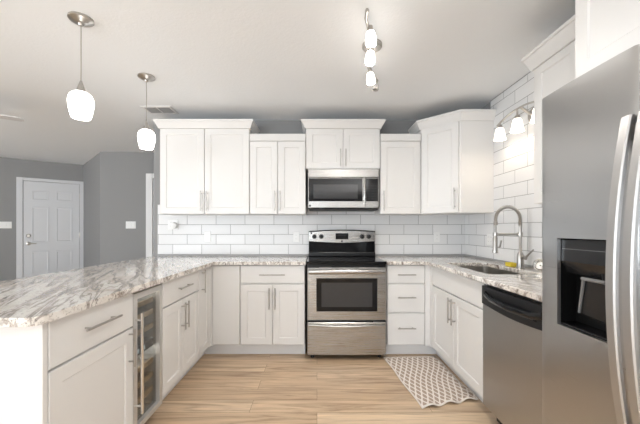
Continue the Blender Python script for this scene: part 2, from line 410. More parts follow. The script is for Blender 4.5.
# tile on both walls, grey pencil strip along the counters
TT = 0.009
struct(MB().box(-1.813, WX, WY-TT, WY, 0.933, 1.50), 'trim_1', 'tile_back', 'white subway tile backsplash behind the range', cat='backsplash')
mb = MB(); mb.box(WX-TT, WX, 1.0, WY-TT, 0.933, 1.50); mb.box(WX-TT, WX, 1.0, 3.10, 1.50, CH-.001)
struct(mb, 'trim_2', 'tile_side', 'white subway tile running up to the ceiling behind the faucet', cat='backsplash')
struct(MB().box(-1.813, -.106, WY-TT-.006, WY, 0.915, 0.933), 'trim_3', 'caulk', 'grey pencil strip between tile and counter beside the peninsula', cat='trim')
mb = MB(); mb.prism([(0.656, WY), (0.656, WY-TT-.006), (WX-TT-.006, WY-TT-.006), (WX-TT-.006, 1.3), (WX, 1.3), (WX, WY)], 0.915, 0.933)
struct(mb, 'trim_4', 'caulk', 'grey pencil strip between tile and counter around the sink', cat='trim')
struct(MB().box(WX-TT-.004, WX, 1.0, 3.10, CH-.006, CH-.0005), 'trim_5', 'caulk', 'thin grey line where the sink wall tile meets the ceiling', cat='trim')

# entry door (a panelled slab, casing, lever and deadbolt) on the slanted wall
def epf(t0):   # local frame on the entry wall starting at distance t0
    return ((E0[0]+eu.x*t0, E0[1]+eu.y*t0, 0), (eu.x, eu.y), (en.x, en.y))
F = epf(0)
dr = bpy.data.objects.new('door_1', None); COL.objects.link(dr); ORI['door_1'] = Vector((E0[0]+eu.x*.7, E0[1]+eu.y*.7, 0)); dr.location = ORI['door_1']
tag(dr, 'white six panel entry door with nickel lever in a white casing', 'door', kind='structure')
d0, d1 = 0.30, 1.10
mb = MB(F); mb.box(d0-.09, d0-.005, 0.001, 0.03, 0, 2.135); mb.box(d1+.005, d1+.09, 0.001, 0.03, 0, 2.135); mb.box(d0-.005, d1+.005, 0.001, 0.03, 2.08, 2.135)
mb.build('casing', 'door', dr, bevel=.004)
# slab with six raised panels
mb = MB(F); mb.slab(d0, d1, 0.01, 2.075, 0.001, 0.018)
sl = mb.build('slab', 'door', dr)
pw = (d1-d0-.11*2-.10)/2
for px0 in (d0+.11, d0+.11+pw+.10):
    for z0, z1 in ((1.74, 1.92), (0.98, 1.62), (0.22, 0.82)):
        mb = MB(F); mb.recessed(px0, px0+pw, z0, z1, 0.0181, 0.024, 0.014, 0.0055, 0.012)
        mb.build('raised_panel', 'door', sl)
def on_entry(t, d, z): return (E0[0]+eu.x*t+en.x*d, E0[1]+eu.y*t+en.y*d, z)
mb = MB(); mb.lathe([(0.034, 0), (0.034, .008), (.018, .012), (.014, .05)], on_entry(d0+.07, .018, 0.96), (en.x, en.y, 0))
mb.tube([on_entry(d0+.07, .062, .96), on_entry(d0+.12, .064, .962), on_entry(d0+.18, .06, .957)], .010)
mb.build('lever_handle', 'nickel', dr, smooth=True)
MB().lathe([(0.034, 0), (0.032, .014), (.02, .022), (.02, .034)], on_entry(d0+.07, .018, 1.10), (en.x, en.y, 0)).build('deadbolt', 'nickel', dr, smooth=True)
for hz in (0.3, 1.1, 1.85):
    mb = MB(F); mb.box(d1-.004, d1+.006, .0185, .03, hz-.045, hz+.045); mb.build('hinge', 'nickel', dr)
# cased doorway further along the hall
d2 = bpy.data.objects.new('door_2', None); COL.objects.link(d2); d2.location = (-2.3, 5.15, 0); ORI['door_2'] = Vector((-2.3, 5.15, 0))
tag(d2, 'white cased door in the hall wall partly hidden by the kitchen wall end', 'door', kind='structure')
FH = ((0, 5.15, 0), (1, 0), (0, -1))
mb = MB(FH); mb.box(-2.74, -2.635, .001, .03, 0, 2.11); mb.box(-1.83, -1.73, .001, .03, 0, 2.11); mb.box(-2.635, -1.83, .001, .03, 2.03, 2.11)
mb.build('casing', 'trim', d2, bevel=.004)
MB(FH).slab(-2.63, -1.835, .01, 2.025, .001, .012).build('slab', 'trim', d2)
# skirting boards in the entry
for nm, fr, a, b in (('baseboard_entry', F, -1.92, d0-.091), ('baseboard_hall', FH, -3.45, -2.741)):
    struct(MB(fr).box(a, b, .001, .014, 0, .10), nm, 'trim', 'white skirting board along the ' + nm.split('_')[1] + ' wall')

# ------------------------------------------------------------------ cabinets
def pull(fr, parent, x, z, L, vertical, d, name='handle', r=.0058):
    """bar pull: rod on two posts"""
    mb = MB(fr); st = .032; q = L*.36
    if vertical:
        mb.tube([(x, d+st, z-L/2), (x, d+st, z+L/2)], r)
        for s_ in (-q, q): mb.tube([(x, d-.0005, z+s_), (x, d+st, z+s_)], r*.8, 8)
    else:
        mb.tube([(x-L/2, d+st, z), (x+L/2, d+st, z)], r)
        for s_ in (-q, q): mb.tube([(x+s_, d-.0005, z), (x+s_, d+st, z)], r*.8, 8)
    return mb.build(name, 'pull', parent, smooth=True)
DT = .020                                    # door thickness
def shaker(fr, parent, x0, x1, z0, z1, hx=None, hz=None, hl=.2, stile=.062):
    d = MB(fr).recessed(x0, x1, z0, z1, .001, DT, stile, .0065, .006).build('door', 'cab', parent)
    if hx is not None: pull(fr, d, hx, hz, hl, True, DT)
    return d
def drawer(fr, parent, x0, x1, z0, z1, hl=.2, hz=None, hx=None):
    d = MB(fr).slab(x0, x1, z0, z1, .001, DT).build('drawer', 'cab', parent)
    if hl: pull(fr, d, (x0+x1)/2 if hx is None else hx, (z0+z1)/2 if hz is None else hz, hl, False, DT)
    return d
CROWN = lambda z0, z1: [(-.004, z0), (.012, z0), (.016, z0+.012), (.040, z1-.022), (.048, z1-.018), (.048, z1), (-.004, z1)]
UZ = 1.376
# upper cabinets on the rear wall: frame x = world x, depth measured from the box front towards the viewer
UF = 3.34
FU = ((0, UF, 0), (1, 0), (0, -1))
def upper(label, x0, x1, z0, z1, doors, crown, hl=.205):
    t = thing('wall_cabinet', ((x0+x1)/2, 3.5, z0), label, 'cabinet')
    MB().box(x0, x1, UF, WY-TT-.001 if z0 < 1.45 else WY-.001, z0, z1).build('carcass', 'cab', t)
    n = len(doors)
    for a, b, hx in doors: shaker(FU, t, a, b, z0+.002, z1-.008 if crown else z1-.055, hx, z0+.135 if hl > .19 else z0+.11, hl)
    if crown:
        MB().sweep([(x0, WY-.002), (x0, UF-DT), (x1, UF-DT), (x1, WY-.002)], CROWN(z1-.007, z1+.075)).build('crown', 'cab', t)
    else:
        MB().box(x0, x1, UF-DT-.006, UF-.0005, z1-.052, z1+.022).build('crown', 'cab', t, bevel=.003)
    return t
upper('tall white two door wall cabinet at the wall end beside the pendants', -1.632, -.702, UZ, 2.27, [(-1.629, -1.172, -1.198), (-1.166, -.705, -1.138)], True)
upper('shorter white two door wall cabinet beside the microwave', -.699, -.118, UZ, 2.185, [(-.696, -.411, -.435), (-.405, -.121, -.381)], False)
upper('white two door wall cabinet directly above the microwave', -.114, .654, 1.845, 2.27, [(-.111, .267, .243), (.273, .651, .297)], True, .18)
upper('narrow white single door wall cabinet between microwave and corner cabinet', .658, 1.076, UZ, 2.185, [(.661, 1.073, .690)], False)
# diagonal corner wall cabinet
t = thing('corner_wall_cabinet', (1.45, 3.4, UZ), 'tall white diagonal corner wall cabinet with a single door', 'cabinet')
dg = [(1.08, WY-TT-.001), (1.08, 3.335), (1.372, 3.043), (WX-TT-.001, 3.043), (WX-TT-.001, WY-TT-.001)]
MB().prism(dg, UZ, 2.265).build('carcass', 'cab', t)
a, b = Vector(dg[1]), Vector(dg[2]); u_ = (b-a).normalized(); n_ = Vector((u_.y, -u_.x))
FD = ((a.x, a.y, 0), (u_.x, u_.y), (n_.x, n_.y)); LD = (b-a).length
shaker(FD, t, .022, LD-.022, UZ+.003, 2.247, LD-.05, UZ+.135, .205)
MB().sweep([(1.08, WY-.02), (1.08, 3.335), (1.372, 3.043), (WX-TT-.002, 3.043)], CROWN(2.250, 2.342)).build('crown', 'cab', t)
# wall cabinet between window light and refrigerator, and the deep one over the refrigerator
XF = WX-.33
FR = ((XF+DT, 0, 0), (0, 1), (-1, 0))
t = thing('wall_cabinet', (1.5, 1.65, UZ), 'white wall cabinet beside the tall refrigerator with deep crown', 'cabinet')
MB().box(XF+DT, WX-TT-.001, 1.30, 2.01, UZ, 2.25).build('carcass', 'cab', t)
shaker(FR, t, 1.66, 2.007, UZ+.002, 2.232); shaker(FR, t, 1.303, 1.654, UZ+.002, 2.232)
MB().sweep([(XF, 1.30), (XF, 2.01), (WX-TT-.002, 2.01)][::-1], CROWN(2.215, 2.312)).build('crown', 'cab', t)
FO = ((1.045, 0, 0), (0, 1), (-1, 0))
t = thing('wall_cabinet', (1.35, .8, 1.80), 'deep white cabinet mounted above the refrigerator', 'cabinet')
MB().box(1.045, WX-.012, .30, 1.275, 1.805, 2.33).build('carcass', 'cab', t)
shaker(FO, t, .795, 1.272, 1.807, 2.31, stile=.057); shaker(FO, t, .303, .789, 1.807, 2.31, stile=.057)
MB().sweep([(1.025, .30), (1.025, 1.275), (WX-.012, 1.275)][::-1], CROWN(2.312, 2.40)).build('crown', 'cab', t)

# base cabinets
BZ0, BZ1 = .115, .880
def base(label, fr, x0, x1, depth, kick=.075, group=None, name='base_cabinet', carc=None, toe=None):
    o, u, n = fr; mx = (x0+x1)/2
    t = thing(name, (o[0]+u[0]*mx-n[0]*depth/2, o[1]+u[1]*mx-n[1]*depth/2, 0), label, 'cabinet', group)
    c0, c1 = carc or (x0, x1)
    MB(fr).box(c0, c1, -depth, 0, BZ0, BZ1).build('carcass', 'cab', t)
    k0, k1 = toe or (x0, x1)
    MB(fr).box(k0, k1, -depth, -kick, 0, BZ0-.0005).build('toe_kick', 'trim', t)
    return t
FB = ((0, 3.05, 0), (1, 0), (0, -1))          # rear run
t = base('white blind corner cabinet with a plain full height door beside the peninsula', FB, -1.005, -.731, .58, carc=(-1.003, -.731), toe=(-1.099, -.731))
MB().box(-1.0045, -.993, 3.030, 3.0495, BZ0, BZ1).build('filler_strip', 'cab', t)
MB(FB).slab(-.990, -.734, .125, .872, .001, DT).build('door', 'cab', t)
t = base('white base cabinet with one drawer over two doors beside the range', FB, -.729, -.114, .58)
drawer(FB, t, -.725, -.118, .705, .872, .24)
shaker(FB, t, -.725, -.425, .125, .695, -.450, .565); shaker(FB, t, -.419, -.118, .125, .695, -.394, .565)
t = base('white base cabinet with three stacked drawers beside the range', FB, .663, 1.07, .58, toe=(.663, 1.164))
MB().box(1.024, 1.0695, 3.030, 3.0495, BZ0, BZ1).build('filler_strip', 'cab', t)
for z0, z1, hz in ((.705, .872, .79), (.430, .695, .575), (.125, .420, .285)): drawer(FB, t, .667, 1.020, z0, z1, .17, hz)
FL = ((-1.025, 0, 0), (0, 1), (1, 0))         # peninsula, facing the sink side
t = base('narrow white peninsula cabinet with one tall door in the inner corner', FL, 2.722, 3.025, .58, carc=(2.722, 3.0495), toe=(2.722, 3.124))
MB().box(-1.0245, -1.005, 2.988, 3.0495, BZ0, BZ1).build('filler_strip', 'cab', t)
shaker(FL, t, 2.726, 2.985, .125, .872, 2.79, .765, .2)
t = base('white peninsula cabinet with a drawer over two doors beyond the wine cooler', FL, 2.085, 2.720, .58)
drawer(FL, t, 2.089, 2.716, .705, .872, .22)
shaker(FL, t, 2.089, 2.399, .125, .695, 2.372, .575); shaker(FL, t, 2.405, 2.716, .125, .695, 2.432, .575)
t = base('white peninsula end cabinet with a wide drawer over one door and flat end panel', FL, 1.197, 1.752, .58, carc=(1.197, 1.752))
drawer(FL, t, 1.202, 1.748, .690, .872, .24, hz=.79)
shaker(FL, t, 1.202, 1.748,   .125, .680, 1.710, .585, .2)
MB().box(-1.63, -1.008, 1.175, 1.1965, 0.0, BZ1).build('end_panel', 'cab', t)
MB().box(-1.628, -1.607, 1.1970, 3.62, 0.0, BZ1).build('back_panel', 'cab', t)
FS = ((1.09, 0, 0), (0, 1), (-1, 0))          # sink run, facing the peninsula
t = base('white sink base cabinet with a false front over two doors', FS, 2.050, 3.03, .57, carc=(2.050, 3.028), toe=(2.050, 3.124))
# the carcass of the sink base is open on top: replaced by a shell
for ch in list(t.children):
    if ch.name.startswith('carcass'): bpy.data.objects.remove(ch)
mb = MB(FS); mb.box(2.050, 3.028, -.018, 0, BZ0, BZ1); mb.box(2.050, 2.068, -.57, -.018, BZ0, BZ1); mb.box(3.010, 3.028, -.57, -.018, BZ0, BZ1); mb.box(2.068, 3.010, -.57, -.018, BZ0, BZ0+.018)
mb.build('carcass', 'cab', t)
MB().box(1.070, 1.0895, 2.969, 3.0495, BZ0, BZ1).build('filler_strip', 'cab', t)
drawer(FS, t, 2.054, 2.965, .705, .872, 0)
shaker(FS, t, 2.054, 2.506, .125, .695, 2.478, .575); shaker(FS, t, 2.512, 2.965, .125, .695, 2.540, .575)
t = thing('filler_panel', (1.38, 1.4, 0), 'white panel between dishwasher and refrigerator', 'panel')
MB().box(1.075, 1.66, 1.405, 1.428, 0, BZ1).build('panel_board', 'cab', t)

# ------------------------------------------------------------------ countertops
def counter(name, outer, hole, label):
    bm = bmesh.new(); z = .914
    def loop(pts):
        vs = [bm.verts.new((x, y, z)) for x, y in pts]
        return [bm.edges.new((vs[i], vs[(i+1) % len(vs)])) for i in range(len(vs))]
    es = loop(outer)
    if hole: es += loop(hole)
    bmesh.ops.triangle_fill(bm, use_beauty=True, use_dissolve=False, edges=es)
    r = bmesh.ops.extrude_face_region(bm, geom=list(bm.faces))
    bmesh.ops.translate(bm, verts=[v for v in r['geom'] if isinstance(v, bmesh.types.BMVert)], vec=(0, 0, -.032))
    m_ = MB(); m_.bm.free(); m_.bm = bm
    return tag(m_.build(name, 'granite', None, bevel=.006, seg=3), label, 'countertop')
def rounded(x0, x1, y0, y1, r, n=6):
    out = []
    for cx, cy, a in ((x1-r, y0+r, -PI/2), (x1-r, y1-r, 0), (x0+r, y1-r, PI/2), (x0+r, y0+r, PI)):
        out += [(cx+r*math.cos(a+PI/2*i/n), cy+r*math.sin(a+PI/2*i/n)) for i in range(n+1)]
    return out
rc = .05
pen = [(-1.85, 1.10)] + [(-.968-rc+rc*math.cos(-PI/2+PI/2*i/6), 1.10+rc+rc*math.sin(-PI/2+PI/2*i/6)) for i in range(7)]
pen += [(-.968, 3.0), (-.106, 3.0), (-.106, WY-.001), (-1.85, WY-.001)]
counter('countertop', pen, None, 'long granite peninsula countertop wrapping to the range with dark streaks')
SX0, SX1, SY0, SY1 = 1.165, 1.535, 2.16, 2.90
rt = [(.656, 3.0), (1.035, 3.0), (1.035, 1.30), (WX-.001, 1.30), (WX-.001, WY-.001), (.656, WY-.001)]
counter('countertop', rt, rounded(SX0, SX1, SY0, SY1, .05), 'granite countertop holding the sink beside the refrigerator')

# ------------------------------------------------------------------ sink
t = thing('sink', (1.35, 2.53, .70), 'undermount stainless steel sink set in the granite counter', 'sink')
bm = bmesh.new()
def ring(e, r, z): return [bm.verts.new((x, y, z)) for x, y in rounded(SX0-e, SX1+e, SY0-e, SY1+e, r)]
L = [ring(.022, .06, .8795), ring(.004, .05, .8795), ring(.002, .05, .72), ring(-.03, .04, .695)]
for p, q in zip(L, L[1:]):
    for i in range(len(p)): bm.faces.new((p[i], p[(i+1) % len(p)], q[(i+1) % len(p)], q[i]))
bm.faces.new(L[-1]); m_ = MB(); m_.bm.free(); m_.bm = bm
o = m_.build('basin', 'basin', t, smooth=True); sd = o.modifiers.new('gauge', 'SOLIDIFY'); sd.thickness = .0015; sd.offset = 1
MB().lathe([(.055, 0), (.055, .003), (.04, .004), (.036, .001)], (1.40, 2.53, .6955)).build('drain', 'chrome', t, smooth=True)

# ------------------------------------------------------------------ faucet
fx, fy = 1.588, 2.50
t = thing('faucet', (fx, fy, .914), 'tall brushed nickel spring pull-down faucet behind the sink', 'faucet')
MB().lathe([(.032, 0), (.032, .006), (.026, .012), (.024, .09), (.022, .11), (.014, .125), (.0105, .13), (.0105, .34)], (fx, fy, .9145)).build('column', 'nickel', t, smooth=True)
sx = 1.395; cxm = (fx+sx)/2; rr = (fx-sx)/2
path = [(fx, fy, 1.245), (fx, fy, 1.28)] + [(cxm+rr*math.cos(PI*i/24), fy, 1.295+rr*math.sin(PI*i/24)*1.02) for i in range(25)] + [(sx, fy, 1.275)]
MB().tube(path, .0075, 8).build('hose', 'gasket', t, smooth=True)
# spring coil wound round the hose
P = [Vector(p) for p in path]; cum = [0]
for p, q in zip(P, P[1:]): cum.append(cum[-1]+(q-p).length)
def at(s_):
    for i in range(len(P)-1):
        if s_ <= cum[i+1]: 
            k = (s_-cum[i])/(cum[i+1]-cum[i]); return P[i].lerp(P[i+1], k), (P[i+1]-P[i]).normalized()
    return P[-1], (P[-1]-P[-2]).normalized()
hel = []; turns = 62; N = turns*9
for i in range(N+1):
    p, d = at(cum[-1]*i/N); sd_ = Vector((0, 1, 0)); up = d.cross(sd_)
    a = 2*PI*turns*i/N; hel.append(tuple(p+(sd_*math.cos(a)+up*math.sin(a))*.0105))
MB().tube(hel, .0030, 6).build('spring', 'nickel', t, smooth=True)
MB().lathe([(.012, 0), (.015, .004), (.015, .026), (.010, .030)], (sx, fy, 1.25)).build('collar', 'nickel', t, smooth=True)
MB().tube([(sx, fy, 1.26), (sx, fy, 1.17)], .0075, 8).build('inner_hose', 'nickel', t, smooth=True)
mb = MB(); mb.tube([(fx, fy, 1.178), (sx, fy, 1.178)], .009, 10); mb.lathe([(.020, -.014), (.020, .014)], (sx, fy, 1.178)); mb.lathe([(.019, -.016), (.019, .016)], (fx, fy, 1.178))
mb.build('docking_arm', 'nickel', t, smooth=True)
w = MB().lathe([(.012, .13), (.0175, .115), (.0175, .03), (.021, .012), (.021, 0), (.017, -.003)], (sx-.003, fy, 1.035)).build('spray_head', 'nickel', t, smooth=True)
MB().tube([(sx+.018, fy, 1.075), (sx+.034, fy, 1.08), (sx+.045, fy, 1.13)], .006, 8).build('trigger', 'nickel', w, smooth=True)
MB().tube([(fx, fy-.02, 1.0), (fx+.005, fy-.055, 1.0)], .017, 12).build('valve', 'nickel', t, smooth=True)
MB().tube([(fx+.005, fy-.05, 1.0), (fx+.012, fy-.085, 1.03), (fx+.018, fy-.125, 1.065)], [.010, .007, .006], 10).build('lever', 'nickel', t, smooth=True)
# strainer basket leaning against the tile
t = thing('sink_strainer', (1.63, 2.36, .915), 'round steel sink strainer leaning on the tile beside the faucet', 'strainer')
ax = Vector((-.72, -.62, .38)).normalized(); c = Vector((1.632, 2.345, .958))
MB().lathe([(.030, -.03), (.034, -.012), (.043, -.002), (.045, .002), (.041, .005), (.034, .0), (.028, -.02), (.004, -.02)], c, ax, 24).build('cup', 'chrome', t, smooth=True)
MB().tube([tuple(c-ax*.020), tuple(c+ax*.010)], .006, 8).build('knob', 'chrome', t, smooth=True)
# sponge
t = thing('sponge', (1.585, 2.605, .915), 'yellow dish sponge lying between sink and faucet', 'sponge')
MB().box(1.553, 1.605, 2.565, 2.645, .915, .940).build('foam', 'sponge', t, bevel=.006)
MB().box(1.553, 1.605, 2.565, 2.645, .9405, .947).build('scouring_layer', 'sponge', t, bevel=.002)

# ------------------------------------------------------------------ range
RX0, RX1 = -.094, .644
t = thing('range', (.275, 3.3, 0), 'freestanding stainless and black electric range between the base cabinets', 'range')
MB().box(RX0, RX1, 3.005, 3.60, .035, .890).build('body', 'black', t, bevel=.003)
MB().box(RX0-.003, RX1+.003, 2.965, 3.56, .8905, .918).build('cooktop', 'black_glass', t, bevel=.006)
for bx_, by_, br in ((.09, 3.13, .10), (.45, 3.13, .085), (.09, 3.42, .075), (.45, 3.42, .10)):
    MB().lathe([(br, 0), (br, .0006), (br-.004, .0006), (br-.004, 0)], (bx_, by_, .9184), caps=False).build('burner_ring', 'charcoal', t)
# backguard: black riser, arched steel control face
FG = ((0, 3.545, 0), (1, 0), (0, -1))
MB().box(RX0+.003, RX1-.001, 3.555, 3.630, .9185, 1.10).build('backguard', 'black_glass', t, bevel=.004)
MB().box(RX0+.003, RX1-.001, 3.515, 3.5545, .9185, .965).build('vent_step', 'black', t, bevel=.008)
gx0, gx1 = RX0+.004, RX1-.002
def arch(n, za, zb, bow): return [(gx0+(gx1-gx0)*i/n, za+bow*math.sin(PI*i/n)) for i in range(n+1)]
top = arch(24, 1.188, 0, .016); bot = arch(24, 1.083, 0, -.016)
def plate(m_, yb, yf, pts):
    a = [m_.v((x, yb, z)) for x, z in pts]; b = [m_.v((x, yf, z)) for x, z in pts]; n = len(pts)
    m_.bm.faces.new(a); m_.bm.faces.new(b[::-1])
    for i in range(n): m_.bm.faces.new((a[i], a[(i+1) % n], b[(i+1) % n], b[i]))
    return m_
cp = plate(MB(), 3.632, 3.532, bot+top[::-1]).build('control_panel', 'steel_h', t, bevel=.004)
topb = arch(24, 1.186, 0, .019)
plate(MB(), 3.634, 3.526, [(x, z+.0015) for x, z in top]+[(x, z+.009) for x, z in top[::-1]]).build('top_trim', 'black', t)
for kx in (-.028, .048, .498, .572):
    k = MB().lathe([(.026, 0), (.025, .006), (.021, .010), (.019, .028), (.016, .030)], (kx, 3.531, 1.137), (0, -1, 0)).build('knob', 'black', t, smooth=True)
    MB().box(kx-.0035, kx+.0035, 3.4955, 3.5005, 1.120, 1.154).build('pointer', 'charcoal', k)
ds = MB().slab(.205, .345, 1.108, 1.170, 0, .010).f
MB(((0, 3.5315, 0), (1, 0), (0, -1))).slab(.205, .345, 1.106, 1.172, 0, .008).build('display', 'black_glass', t)
# clock digits
def digits(parent, x, z, h, txt, y, m_='led'):
    SEG = {'1': 'bc', '2': 'abged', '0': 'abcdef', ':': ''}
    mb = MB(); w = h*.5; th = h*.12; cx_ = x
    for ch in txt:
        S7 = {'a': (0, w, h-th, h), 'd': (0, w, 0, th), 'g': (0, w, h/2-th/2, h/2+th/2), 'b': (w-th, w, h/2, h), 'c': (w-th, w, 0, h/2), 'f': (0, th, h/2, h), 'e': (0, th, 0, h/2)}
        if ch == ':':
            mb.box(cx_, cx_+th, y-.0004, y, z+h*.25, z+h*.25+th); mb.box(cx_, cx_+th, y-.0004, y, z+h*.65, z+h*.65+th); cx_ += h*.3
        else:
            for q in SEG[ch]: a0, a1, b0, b1 = S7[q]; mb.box(cx_+a0, cx_+a1, y-.0004, y, z+b0, z+b1)
            cx_ += h*.72
    return mb.build('clock_digits', m_, parent)
M['led_dim'] = mat('dim_digits', (0.20, 0.22, 0.22), 0.4)
MB().box(.225, .325, 3.5228, 3.5233, 1.142, 1.160).build('clock_window', 'charcoal', t)
MB().lathe([(.010, 0), (.009, .003)], (.275, 3.5315, 1.085), (0, -1, 0), 20).build('badge', 'black', t)
MB(((0, 3.5315, 0), (1, 0), (0, -1))).slab(-.068, -.054, 1.165, 1.185, 0, .001, .0003).build('label_mark', 'black', t)
# oven door
FO_ = ((0, 3.004, 0), (1, 0), (0, -1))
od = MB(FO_).slab(RX0+.004, RX1-.004, .375, .862, 0, .045, .006).build('oven_door', 'steel_h', t)
MB(FO_).slab(RX0+.088, RX1-.086, .458, .765, .0452, .050, .002).build('window_frame', 'black_glass', od)
MB(FO_).slab(RX0+.135, RX1-.133, .500, .725, .0502, .052, .001).build('window_pane', 'window_grey', od)
mb = MB(FO_); mb.tube([(RX0+.02, .085, .826), (RX0+.2, .093, .829), ((RX0+RX1)/2, .096, .830), (RX1-.2, .093, .829), (RX1-.02, .085, .826)], .016, 12, flat=(.012, .022))
for hx in (RX0+.05, RX1-.05): mb.box(hx-.012, hx+.012, .0455, .085, .815, .838)
mb.build('handle', 'steel_h', od, smooth=True)
sd2 = MB(FO_).slab(RX0+.004, RX1-.004, .050, .355, 0, .040, .006).build('storage_drawer', 'steel_h', t)
mb = MB(FO_)
N = 16; prof = []
for i in range(N+1):
    x = RX0+.012+(RX1-RX0-.024)*i/N; dd = math.sin(PI*i/N)
    prof.append((x, .052+.012*dd, .333-.010*dd))
mb.tube(prof, .012, 8, flat=(.012, .012)); mb.build('handle', 'steel_h', sd2, smooth=True)
for px_ in (RX0+.05, RX1-.05):
    for py_ in (3.05, 3.55): MB().lathe([(.018, 0), (.018, .0345)], (px_, py_, 0)).build('foot', 'black', t)

# ------------------------------------------------------------------ microwave
MX0, MX1 = -.093, .640; MY = 3.345; mz0, mz1 = 1.418, 1.8435
t = thing('microwave', (.27, 3.45, mz0), 'stainless over-the-range microwave mounted under the wall cabinet', 'microwave')
FM = ((0, MY, 0), (1, 0), (0, -1))
MB().box(MX0, MX1, MY, WY-TT-.001, mz0+.012, mz1).build('case', 'black', t, bevel=.003)
MB().box(MX0+.01, MX1-.01, MY-.02, WY-.05, mz0, mz0+.0115).build('vent_bottom', 'black_matte', t)
MB(FM).slab(MX0, MX1, 1.752, mz1-.001, 0.0005, .042, .006).build('top_fascia', 'steel_h', t)
DX = .472
dd = MB(FM).slab(MX0, DX+.030, 1.436, 1.7505, 0.0005, .042, .006).build('door', 'steel_h', t)
MB(FM).slab(MX0+.008, DX-.002, 1.506, 1.742, .0422, .046, .002).build('door_glass', 'black_glass', dd)
MB(FM).slab(MX0+.055, DX-.052, 1.532, 1.680, .0462, .0475, .001).build('window_pane', 'window_grey', dd)
hp = [(DX+.012, .050+.022*math.sin(PI*i/12), 1.445+(1.845-1.445-.02)*i/12*.80) for i in range(13)]
mb = MB(FM); mb.tube([(x, d, z) for x, d, z in hp], .01, 10, flat=(.012, .008)); mb.build('handle', 'chrome', dd, smooth=True)
MB(FM).slab(DX+.032, MX1, 1.436, 1.7505, 0.0005, .040, .004).build('control_fascia', 'steel_h', t)
cpn = MB(FM).slab(DX+.034, MX1-.008, 1.506, 1.742, .0402, .045, .002).build('control_panel', 'black_glass', t)
mb = MB(FM)
for r_ in range(6):
    for c_ in range(3): mb.box(DX+.048+c_*.038, DX+.076+c_*.038, .0451, .0456, 1.522+r_*.027, 1.538+r_*.027)
mb.build('keypad', 'charcoal', cpn)
MB(FM).slab(MX0+.012, MX0+.030, 1.452, 1.470, .0422, .0432, .0003).build('badge', 'black', dd)

# ------------------------------------------------------------------ dishwasher
t = thing('dishwasher', (1.35, 1.74, 0), 'stainless dishwasher with a black control strip beside the sink cabinet', 'dishwasher')
FDW = ((1.085, 0, 0), (0, 1), (-1, 0))
DY0, DY1 = 1.432, 2.044
MB(FDW).box(DY0+.004, DY1-.004, -.55, 0, .10, .872).build('tub', 'black_matte', t)
MB(FDW).box(DY0+.004, DY1-.004, -.50, -.06, 0, .0995).build('toe_kick', 'black_matte', t)
MB(FDW).slab(DY0, DY1, .105, .745, .0005, .028, .006).build('door', 'steel_dish', t)
N = 16; pts = [(DY0+(DY1-DY0)*i/N, .748-.018*math.sin(PI*i/N)) for i in range(N+1)]
mb = MB(FDW); a = [mb.v((y, .0005, z)) for y, z in pts]+[mb.v((DY1, .0005, .862)), mb.v((DY0, .0005, .862))]
b = [mb.v((y, .034, z)) for y, z in pts]+[mb.v((DY1, .034, .862)), mb.v((DY0, .034, .862))]
n = len(a); mb.bm.faces.new(a); mb.bm.faces.new(b[::-1])
for i in range(n): mb.bm.faces.new((a[i], a[(i+1) % n], b[(i+1) % n], b[i]))
cpd = mb.build('control_panel', 'black', t, bevel=.004)
MB(FDW).tube([(DY1-.05, .036, .815), (DY1-.12, .046, .80), (DY1-.30, .050, .792), (DY0+.12, .046, .80), (DY0+.05, .036, .815)], .016, 10, flat=(.012, .020)).build('handle', 'black_glass', cpd, smooth=True)
for i in range(4): MB(FDW).lathe([(.011, 0), (.010, .004)], (0, 0, 0), (0, 1, 0), 14) if False else MB(FDW).slab(DY0+.10+i*.035, DY0+.122+i*.035, .773, .785, .0342, .038, .001).build('button', 'charcoal', cpd)

# ------------------------------------------------------------------ wine cooler
t = thing('wine_cooler', (-1.3, 1.92, 0), 'under-counter wine cooler with steel framed glass door in the peninsula', 'wine cooler')
CY0, CY1 = 1.757, 2.080; FC = ((-1.05, 0, 0), (0, 1), (1, 0))
mb = MB(FC); mb.box(CY0+.004, CY0+.022, -.52, 0, .075, .866); mb.box(CY1-.022, CY1-.004, -.52, 0, .075, .866); mb.box(CY0+.022, CY1-.022, -.52, 0, .848, .866); mb.box(CY0+.022, CY1-.022, -.52, 0, .075, .095); mb.box(CY0+.022, CY1-.022, -.52, -.50, .095, .848)
M['cooler_in'] = mat('cooler_liner', (0.70, 0.70, 0.69), 0.4)
mb.build('cabinet_body', 'cooler_in', t)
MB(FC).box(CY0+.006, CY1-.006, -.50, -.03, .012, .0745).build('plinth', 'black_matte', t)
for yy in (CY0+.04, CY1-.04): MB(FC).tube([(yy, -.05, 0), (yy, -.05, .0118)], .016, 10).build('foot', 'black', t)
FCz0, FCz1, fw = .085, .862, .034
mb = MB(FC); 
for L_ in [0]:
    def lp(mx, mz, d): return [mb.v((x, d, z)) for x, z in ((CY0+mx, FCz0+mz), (CY1-mx, FCz0+mz), (CY1-mx, FCz1-mz), (CY0+mx, FCz1-mz))]
    R = [lp(fw, fw, .002), lp(0, 0, .002), lp(0, 0, .042), lp(.003, .003, .045), lp(fw, fw, .045)]
    for p, q in zip(R, R[1:]+R[:1]):
        for i in range(4): mb.bm.faces.new((p[i], p[(i+1) % 4], q[(i+1) % 4], q[i]))
cd = mb.build('door_frame', 'frame_steel', t)
MB(FC).box(CY0+fw-.002, CY1-fw+.002, .018, .022, FCz0+fw-.002, FCz1-fw+.002).build('glass_pane', 'cooler_glass', cd)
mb = MB(FC); mb.tube([(CY0+.015, .082, .20), (CY0+.015, .082, .755)], .008, 12)
for zz in (.24, .715): mb.tube([(CY0+.015, .0452, zz), (CY0+.015, .082, zz)], .006, 8)
mb.build('handle', 'chrome', cd, smooth=True)
